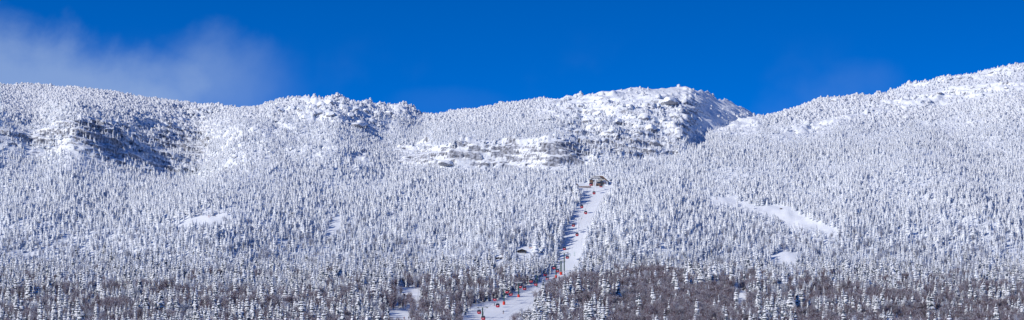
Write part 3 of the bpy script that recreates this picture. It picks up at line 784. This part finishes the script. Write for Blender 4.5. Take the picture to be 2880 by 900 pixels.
# ------------------------------------------------------------------ boulders
def rock_mesh(seed, m):
    import bmesh
    from mathutils import noise, Vector
    bm = bmesh.new(); bmesh.ops.create_icosphere(bm, subdivisions=3, radius=1)
    r = random.Random(seed); off = Vector((r.random()*50, r.random()*50, r.random()*50))
    pl = [Vector((r.gauss(0,1), r.gauss(0,1), r.gauss(0,.8))).normalized() for _ in range(9)]
    for v in bm.verts:
        for p in pl:
            d = v.co.dot(p)
            if d > .72: v.co -= p*(d-.72)*.9
        v.co *= 1+.13*noise.noise(v.co*1.6+off)+.05*noise.noise(v.co*5+off)
        v.co.z *= .72
    me = bpy.data.meshes.new('rock'); bm.to_mesh(me); bm.free(); me.materials.append(m)
    return me
def rock_material():
    m, nt, b = mat('snowy_boulder'); N = nt.nodes; L = nt.links
    geo = N.new('ShaderNodeNewGeometry'); sp = N.new('ShaderNodeSeparateXYZ'); L.new(geo.outputs['Normal'], sp.inputs[0])
    tc = N.new('ShaderNodeTexCoord'); n = N.new('ShaderNodeTexNoise'); n.inputs['Scale'].default_value = 3; n.inputs['Detail'].default_value = 6; L.new(tc.outputs['Object'], n.inputs['Vector'])
    a = N.new('ShaderNodeMath'); a.operation = 'MULTIPLY_ADD'; a.inputs[1].default_value = 1.1; L.new(n.outputs['Fac'], a.inputs[0]); L.new(sp.outputs['Z'], a.inputs[2])
    r = N.new('ShaderNodeValToRGB'); r.color_ramp.elements[0].position = .28; r.color_ramp.elements[1].position = .42
    r.color_ramp.elements[0].color = (.32,.33,.37,1); r.color_ramp.elements[1].color = (.80,.86,.95,1)
    L.new(a.outputs[0], r.inputs['Fac']); L.new(r.outputs['Color'], b.inputs['Base Color']); b.inputs['Roughness'].default_value = .8
    return m
M['rock'] = rock_material(); M['dark_rock'] = simple('dark_wet_rock', (.06,.06,.07), .8, var=.4, scale=4)
ROCK = [rock_mesh(s, M['rock']) for s in range(6)]
rocks = []
def rock(u, v, s, label, group=None, me=None, y0=2200, y1=3000, flat=1.0, name='boulder', kindless=False):
    X, Y, Z = find(u, v, y0, y1)
    o = link(name, me or random.choice(ROCK), None, (X, Y, Z-s*.08), random.uniform(0,6.28), label=label, category='boulder')
    o.scale = (s*random.uniform(.85,1.35), s*random.uniform(.8,1.1), s*flat)
    if group: o['group'] = group
rr = random.Random(5)
for (u, v, s) in [(925,290,5.2),(905,296,4.4),(948,296,4.6),(880,302,4.2),(968,304,4.0),(850,308,4.5),(1000,306,4.0),(895,318,5.0),(930,322,4.6),(985,325,4.2),(860,330,3.8),(1030,312,3.6),(1060,320,3.8),(1095,318,3.4),(1120,322,3.4),(820,306,3.4),(790,312,3.2),(1015,348,5.4),(1045,345,4.6),(1070,352,3.4),(940,345,3.6),(760,330,3.6)]:
    rock(u, v, s, 'snow-capped boulder of the rocky knob on the skyline, left of the saddle', 'boulders on the rocky knob', flat=.9)
rock(1000, 352, 7.5, 'broad slanting snow-covered slab below the right end of the rocky knob', flat=.6)
for (u, v, s) in [(660,440,3.4),(690,455,4.0),(720,462,3.2),(640,468,4.2),(600,452,3),(760,430,2.8),(820,420,2.8)]:
    rock(u, v, s, 'snowy boulder among the trees below the rocky knob', 'boulders below the rocky knob', flat=.8)
rock(1258, 466, 6.0, 'large rounded snow-capped outcrop at the foot of the grey cliff', flat=.62)
rock(1685, 322, 6.0, 'rounded snow-plastered rock on the left shoulder of the summit dome', flat=.8)
rock(1885, 285, 6.5, 'jutting pale rock block under the summit dome edge', flat=.8)
rock(1810, 330, 6.5, 'big snow-plastered rock in the middle of the summit face', flat=.8)
rock(1830, 362, 6.0, 'lower snow-plastered rock beneath the middle of the summit face', flat=.8)
for (u, v, s) in [(1650,345,4),(1740,345,4),(1770,300,3.4),(1850,300,4),(1720,372,4.5),(1700,410,4),(1780,395,4),(1840,402,4.4),(1640,392,4.5),(1610,440,4)]:
    rock(u, v, s, 'snowy rock knob on the broken face below the summit dome', 'rocks on the summit face', flat=.85)
for (u, v, s) in [(2350,282,5),(2375,280,3.5),(2700,218,4.5),(2690,240,3.6),(2560,300,3),(2640,262,3),(2830,250,3.5),(2790,205,3.4)]:
    rock(u, v, s, 'snow-dusted outcrop on the upper right ridge', 'outcrops on the right ridge', flat=.6)
rock(2196, 588, 1.3, 'small brown rock at the upper edge of the right-hand clearing', me=rock_mesh(31, M['dark_rock']), y0=2000)
dk = rock_mesh(40, M['dark_rock'])
for k, (u, v, s) in enumerate([(1392,727,1.9),(1400,728,1.6),(1410,728,1.3),(1417,726,1.2)]):
    rock(u, v, s, 'dark rock showing in the small gap left of the dark low cabin', 'dark rocks in the small gap', dk, 1900, 2300, 1.1)

# ------------------------------------------------------------------ poles by the left trail
for (u0, v0, u1, v1, lab) in ((1147.5,803,1134.5,784.7,'thin pale pole leaning left over the small left trail'),(1191,797,1180,785.7,'shorter pale pole leaning left at the right end of the small trail'),(1174,853,1177,811,'thin upright marker pole standing on the small left trail'),(1099,812,1089,800,'short pale pole leaning at the left end of the small left trail')):
    X, Y, Z = find(u0, v0, 1500, 2200); X1, Z1 = X_of(u1, Y), Z_of(v1, Y)
    t = thing('leaning_pole' if 'leaning' in lab else 'marker_pole', lab, 'pole', (X, Y, Z))
    MB().tube([(0,0,-.3),(X1-X,0,Z1-Z)], [.13,.07], 6).link('pole', M['steel'], t)
    MB().box((X1-X,0,Z1-Z+.1),(.3,.5,.3)).link('nozzle_head', M['snow_tree'], t)

# ------------------------------------------------------------------ people
def person(u, v, label, top, trousers, ry=0, lean=.25, y0=1500, y1=2300, skis=True, pole=True):
    X, Y, Z = find(u, v, y0, y1)
    t = thing('person', label, 'person', (X, Y, Z+.12), ry)
    J = {'pelvis':(0,-.05,.86,.15),'chest':(0,.10*lean*4,1.22,.17),'neck':(0,.16*lean*4,1.43,.07),'head':(0,.20*lean*4,1.60,.115),
     'hl':(-.11,-.05,.82,.10),'kl':(-.15,.12,.47,.075),'al':(-.16,-.02,.10,.055),'tl':(-.17,.16,.04,.05),
     'hr':(.11,-.05,.82,.10),'kr':(.15,.12,.47,.075),'ar':(.16,-.02,.10,.055),'tr':(.17,.16,.04,.05),
     'sl':(-.21,.10*lean*4,1.36,.07),'el':(-.34,.12,1.12,.05),'wl':(-.36,.40,1.02,.038),'hnl':(-.36,.50,1.02,.04),
     'sr':(.21,.10*lean*4,1.36,.07),'er':(.34,.12,1.12,.05),'wr':(.36,.40,1.02,.038),'hnr':(.36,.50,1.02,.04)}
    E = [('pelvis','chest'),('chest','neck'),('neck','head'),('pelvis','hl'),('hl','kl'),('kl','al'),('al','tl'),('pelvis','hr'),('hr','kr'),('kr','ar'),('ar','tr'),
         ('chest','sl'),('sl','el'),('el','wl'),('wl','hnl'),('chest','sr'),('sr','er'),('er','wr'),('wr','hnr')]
    ks = list(J)
    me = bpy.data.meshes.new('body'); me.from_pydata([J[k][:3] for k in ks], [(ks.index(a), ks.index(b)) for a, b in E], [])
    o = link('body', me, t); me.materials.append(trousers)
    o.modifiers.new('skin', 'SKIN'); 
    for i, k in enumerate(ks): me.skin_vertices[0].data[i].radius = (J[k][3], J[k][3])
    me.skin_vertices[0].data[0].use_root = True
    sb = o.modifiers.new('sub', 'SUBSURF'); sb.levels = sb.render_levels = 1
    q = lean*4
    def el(c, rx, ry_, rz_, n=10, m=6):
        return [[(c[0]+rx*math.cos(a*2*PI/n)*math.sin(b), c[1]+ry_*math.sin(a*2*PI/n)*math.sin(b), c[2]-rz_*math.cos(b)) for a in range(n)] for b in [PI*(i+.3)/(m+.6-1) for i in range(m)]]
    MB().loft(el((0,.07*q,1.15),.24,.19,.36)).tube([(-.21,.1*q,1.37),(-.35,.12,1.12),(-.37,.38,1.03)],[.085,.07,.06],8).tube([(.21,.1*q,1.37),(.35,.12,1.12),(.37,.38,1.03)],[.085,.07,.06],8).link('jacket', top, t, smooth=True)
    MB().loft(el((0,.2*q,1.66),.135,.15,.13)).link('helmet', M['black'], t, smooth=True)
    MB().box((0,.2*q+.12,1.62),(.17,.05,.07)).link('goggles', M['glass'], t)
    if skis:
        for s in (-1,1): MB().box((s*.16,.1,-.02),(.09,1.7,.03)).box((s*.16,1.0,.03),(.08,.2,.03), rx=.5).link('ski', M['ski'], t)
        for s in (-1,1): MB().tube([(s*.36,.48,1.05),(s*.42,.2,.0)], .015, 5).link('ski_pole', M['dark_steel'], t)
    return t
person(1416, 882.5, 'skier in dark clothes leaning downhill in the middle of the lower lift trail', M['navy'], M['khaki'], 2.6)
person(1391, 861, 'person in navy standing on the trail behind the second-lowest cabin', M['navy'], M['black'], 2.0, lean=.1)
person(1137, 900, 'skier in maroon jacket at the bottom edge of the small left trail', M['maroon'], M['black'], 2.8)
person(1149.5, 900, 'skier in black jacket at the bottom edge, right of the maroon one', M['black'], M['navy'], 3.1)
person(2016, 562, 'tiny dark skier on the narrow bright shelf high on the right slope', M['black'], M['black'], 1.2, y0=2100, y1=2600)
person(587.5, 612, 'small skier in red at the top of the left-hand clearing', M['maroon'], M['maroon'], 1.0, y0=2000, y1=2500)
person(606, 610, 'small skier in red and black, right of another on the left clearing', M['maroon'], M['black'], 1.4, y0=2000, y1=2500)

# ------------------------------------------------------------------ light, sky, camera
SUN_EL = math.radians(27); SUN_AZ = (-.84, -.54)      # direction to the sun in plan (x,y): left, a little behind the viewer
n = math.hypot(*SUN_AZ); sx, sy = SUN_AZ[0]/n, SUN_AZ[1]/n
from mathutils import Vector
dv = Vector((sx*math.cos(SUN_EL), sy*math.cos(SUN_EL), math.sin(SUN_EL)))
ld = bpy.data.lights.new('sun', 'SUN'); ld.energy = 4.3; ld.angle = math.radians(.5); ld.color = (1,.915,.79)
lo = bpy.data.objects.new('sun', ld); COL.objects.link(lo); lo.rotation_euler = dv.to_track_quat('Z', 'Y').to_euler()
w = bpy.data.worlds.new('World'); sc.world = w; w.use_nodes = True
N = w.node_tree.nodes; L = w.node_tree.links; bg = N['Background']
sky = N.new('ShaderNodeTexSky'); sky.sky_type = 'NISHITA'; sky.sun_disc = False
sky.sun_elevation = SUN_EL; sky.sun_rotation = math.atan2(sx, sy) % (2*PI)
sky.altitude = 2500; sky.air_density = 1.0; sky.dust_density = 0.4; sky.ozone_density = 5.0
tc = N.new('ShaderNodeTexCoord')
mp = N.new('ShaderNodeMapping'); mp.inputs['Location'].default_value = (0,0,-.33); mp.inputs['Scale'].default_value = (1,1,3.2)
L.new(tc.outputs['Generated'], mp.inputs['Vector']); L.new(mp.outputs['Vector'], sky.inputs['Vector'])
hs = N.new('ShaderNodeHueSaturation'); hs.inputs['Saturation'].default_value = 1.25; hs.inputs['Value'].default_value = 1.0
tint = N.new('ShaderNodeMix'); tint.data_type = 'RGBA'; tint.blend_type = 'MULTIPLY'; tint.inputs['Factor'].default_value = 1
L.new(sky.outputs['Color'], tint.inputs['A']); tint.inputs['B'].default_value = (.75,.83,1.12,1)
L.new(tint.outputs['Result'], hs.inputs['Color'])
# thin drifting cloud over the left ridge, by direction in the sky
sep = N.new('ShaderNodeSeparateXYZ'); L.new(tc.outputs['Generated'], sep.inputs[0])
def math_(op, a, b=None, c=None, clamp=False):
    q = N.new('ShaderNodeMath'); q.operation = op; q.use_clamp = clamp
    for i, x in enumerate((a, b, c)):
        if x is None: continue
        if isinstance(x, (int, float)): q.inputs[i].default_value = x
        else: L.new(x, q.inputs[i])
    return q.outputs[0]
ax = math_('DIVIDE', sep.outputs['X'], sep.outputs['Y']); az = math_('DIVIDE', sep.outputs['Z'], sep.outputs['Y'])
def U_(u): return (u-UC)/F
def V_(v): return (VH-v)/F
def smooth(x, a, b):
    q = N.new('ShaderNodeMapRange'); q.interpolation_type = 'SMOOTHSTEP'; q.inputs['From Min'].default_value = a; q.inputs['From Max'].default_value = b
    L.new(x, q.inputs['Value']); return q.outputs['Result']
cm = N.new('ShaderNodeCombineXYZ'); L.new(ax, cm.inputs[0]); L.new(az, cm.inputs[1])
nz = N.new('ShaderNodeTexNoise'); nz.inputs['Scale'].default_value = 20; nz.inputs['Detail'].default_value = 7; nz.inputs['Roughness'].default_value = .55; nz.inputs['Distortion'].default_value = .15
L.new(cm.outputs[0], nz.inputs['Vector'])
nf = math_('SUBTRACT', nz.outputs['Fac'], .5)
# upper edge of the cloud: v = 40 at u=0 falling to v~200 at u=560, with a second hump near u=620
edge = math_('SUBTRACT', az, math_('MULTIPLY_ADD', ax, -.25, V_(35)+.25*U_(0)))     # >0 above edge
d1 = math_('ADD', edge, math_('MULTIPLY', nf, -.045))
body = smooth(d1, .006, -.016)
right = smooth(ax, U_(700), U_(420))
hump_u = math_('POWER', math_('MULTIPLY', math_('SUBTRACT', ax, U_(620)), F/165.0), 2); 
hump_v = math_('POWER', math_('MULTIPLY', math_('SUBTRACT', az, V_(235)), F/115.0), 2)
hump = math_('ADD', math_('SUBTRACT', 1.0, math_('ADD', hump_u, hump_v)), math_('MULTIPLY', nf, 7.5))
hump = math_('MULTIPLY', smooth(hump, -1.9, 2.0), .58)
cl = math_('MAXIMUM', math_('MULTIPLY', body, right), hump)
mu = math_('POWER', math_('MULTIPLY', math_('SUBTRACT', ax, U_(380)), F/240.0), 2); mv = math_('POWER', math_('MULTIPLY', math_('SUBTRACT', az, V_(235)), F/85.0), 2)
mid = smooth(math_('ADD', math_('SUBTRACT', 1.0, math_('ADD', mu, mv)), math_('MULTIPLY', nf, 5.0)), -1.2, 1.4)
cl = math_('MAXIMUM', cl, math_('MULTIPLY', mid, .85))
def puff(cl, u, v, ru, rv, k):
    a = math_('POWER', math_('MULTIPLY', math_('SUBTRACT', ax, U_(u)), F/ru), 2); b = math_('POWER', math_('MULTIPLY', math_('SUBTRACT', az, V_(v)), F/rv), 2)
    q = smooth(math_('ADD', math_('SUBTRACT', 1.0, math_('ADD', a, b)), math_('MULTIPLY', nf, 5.0)), -1.0, 2.0)
    return math_('MAXIMUM', cl, math_('MULTIPLY', q, k))
cl = math_('MULTIPLY', cl, smooth(math_('ADD', ax, math_('MULTIPLY', az, -.5)), U_(900)-.5*V_(250), U_(560)-.5*V_(250)))
cl = puff(cl, 2430, 235, 110, 60, .15); cl = puff(cl, 1280, 290, 160, 40, .06)
nz2 = N.new('ShaderNodeTexNoise'); nz2.inputs['Scale'].default_value = 12; nz2.inputs['Detail'].default_value = 5; L.new(cm.outputs[0], nz2.inputs['Vector'])
wisps = math_('MULTIPLY', smooth(nz2.outputs['Fac'], .50, .72), .10)
cl = math_('ADD', math_('MULTIPLY', cl, .56), math_('MULTIPLY', wisps, smooth(az, V_(60), V_(260))), clamp=True)
fwd = math_('GREATER_THAN', sep.outputs['Y'], .2)
cl = math_('MULTIPLY', cl, fwd)
mx = N.new('ShaderNodeMix'); mx.data_type = 'RGBA'; L.new(cl, mx.inputs['Factor']); L.new(hs.outputs['Color'], mx.inputs['A']); mx.inputs['B'].default_value = (2.6,3.5,5.0,1)
L.new(mx.outputs['Result'], bg.inputs['Color']); bg.inputs['Strength'].default_value = .15

cd = bpy.data.cameras.new('camera'); cam = bpy.data.objects.new('camera', cd); COL.objects.link(cam); sc.camera = cam
cd.lens = 36*F/2880; cd.sensor_width = 36; cd.sensor_fit = 'HORIZONTAL'; cd.shift_y = (VH-450)/2880; cd.clip_start = 1; cd.clip_end = 30000
cam.location = (0,0,0); cam.rotation_euler = (PI/2,0,0)
vs = sc.view_settings; vs.view_transform = 'Standard'; vs.look = 'None'; vs.exposure = 0; vs.gamma = 1; vs.use_curve_mapping = False
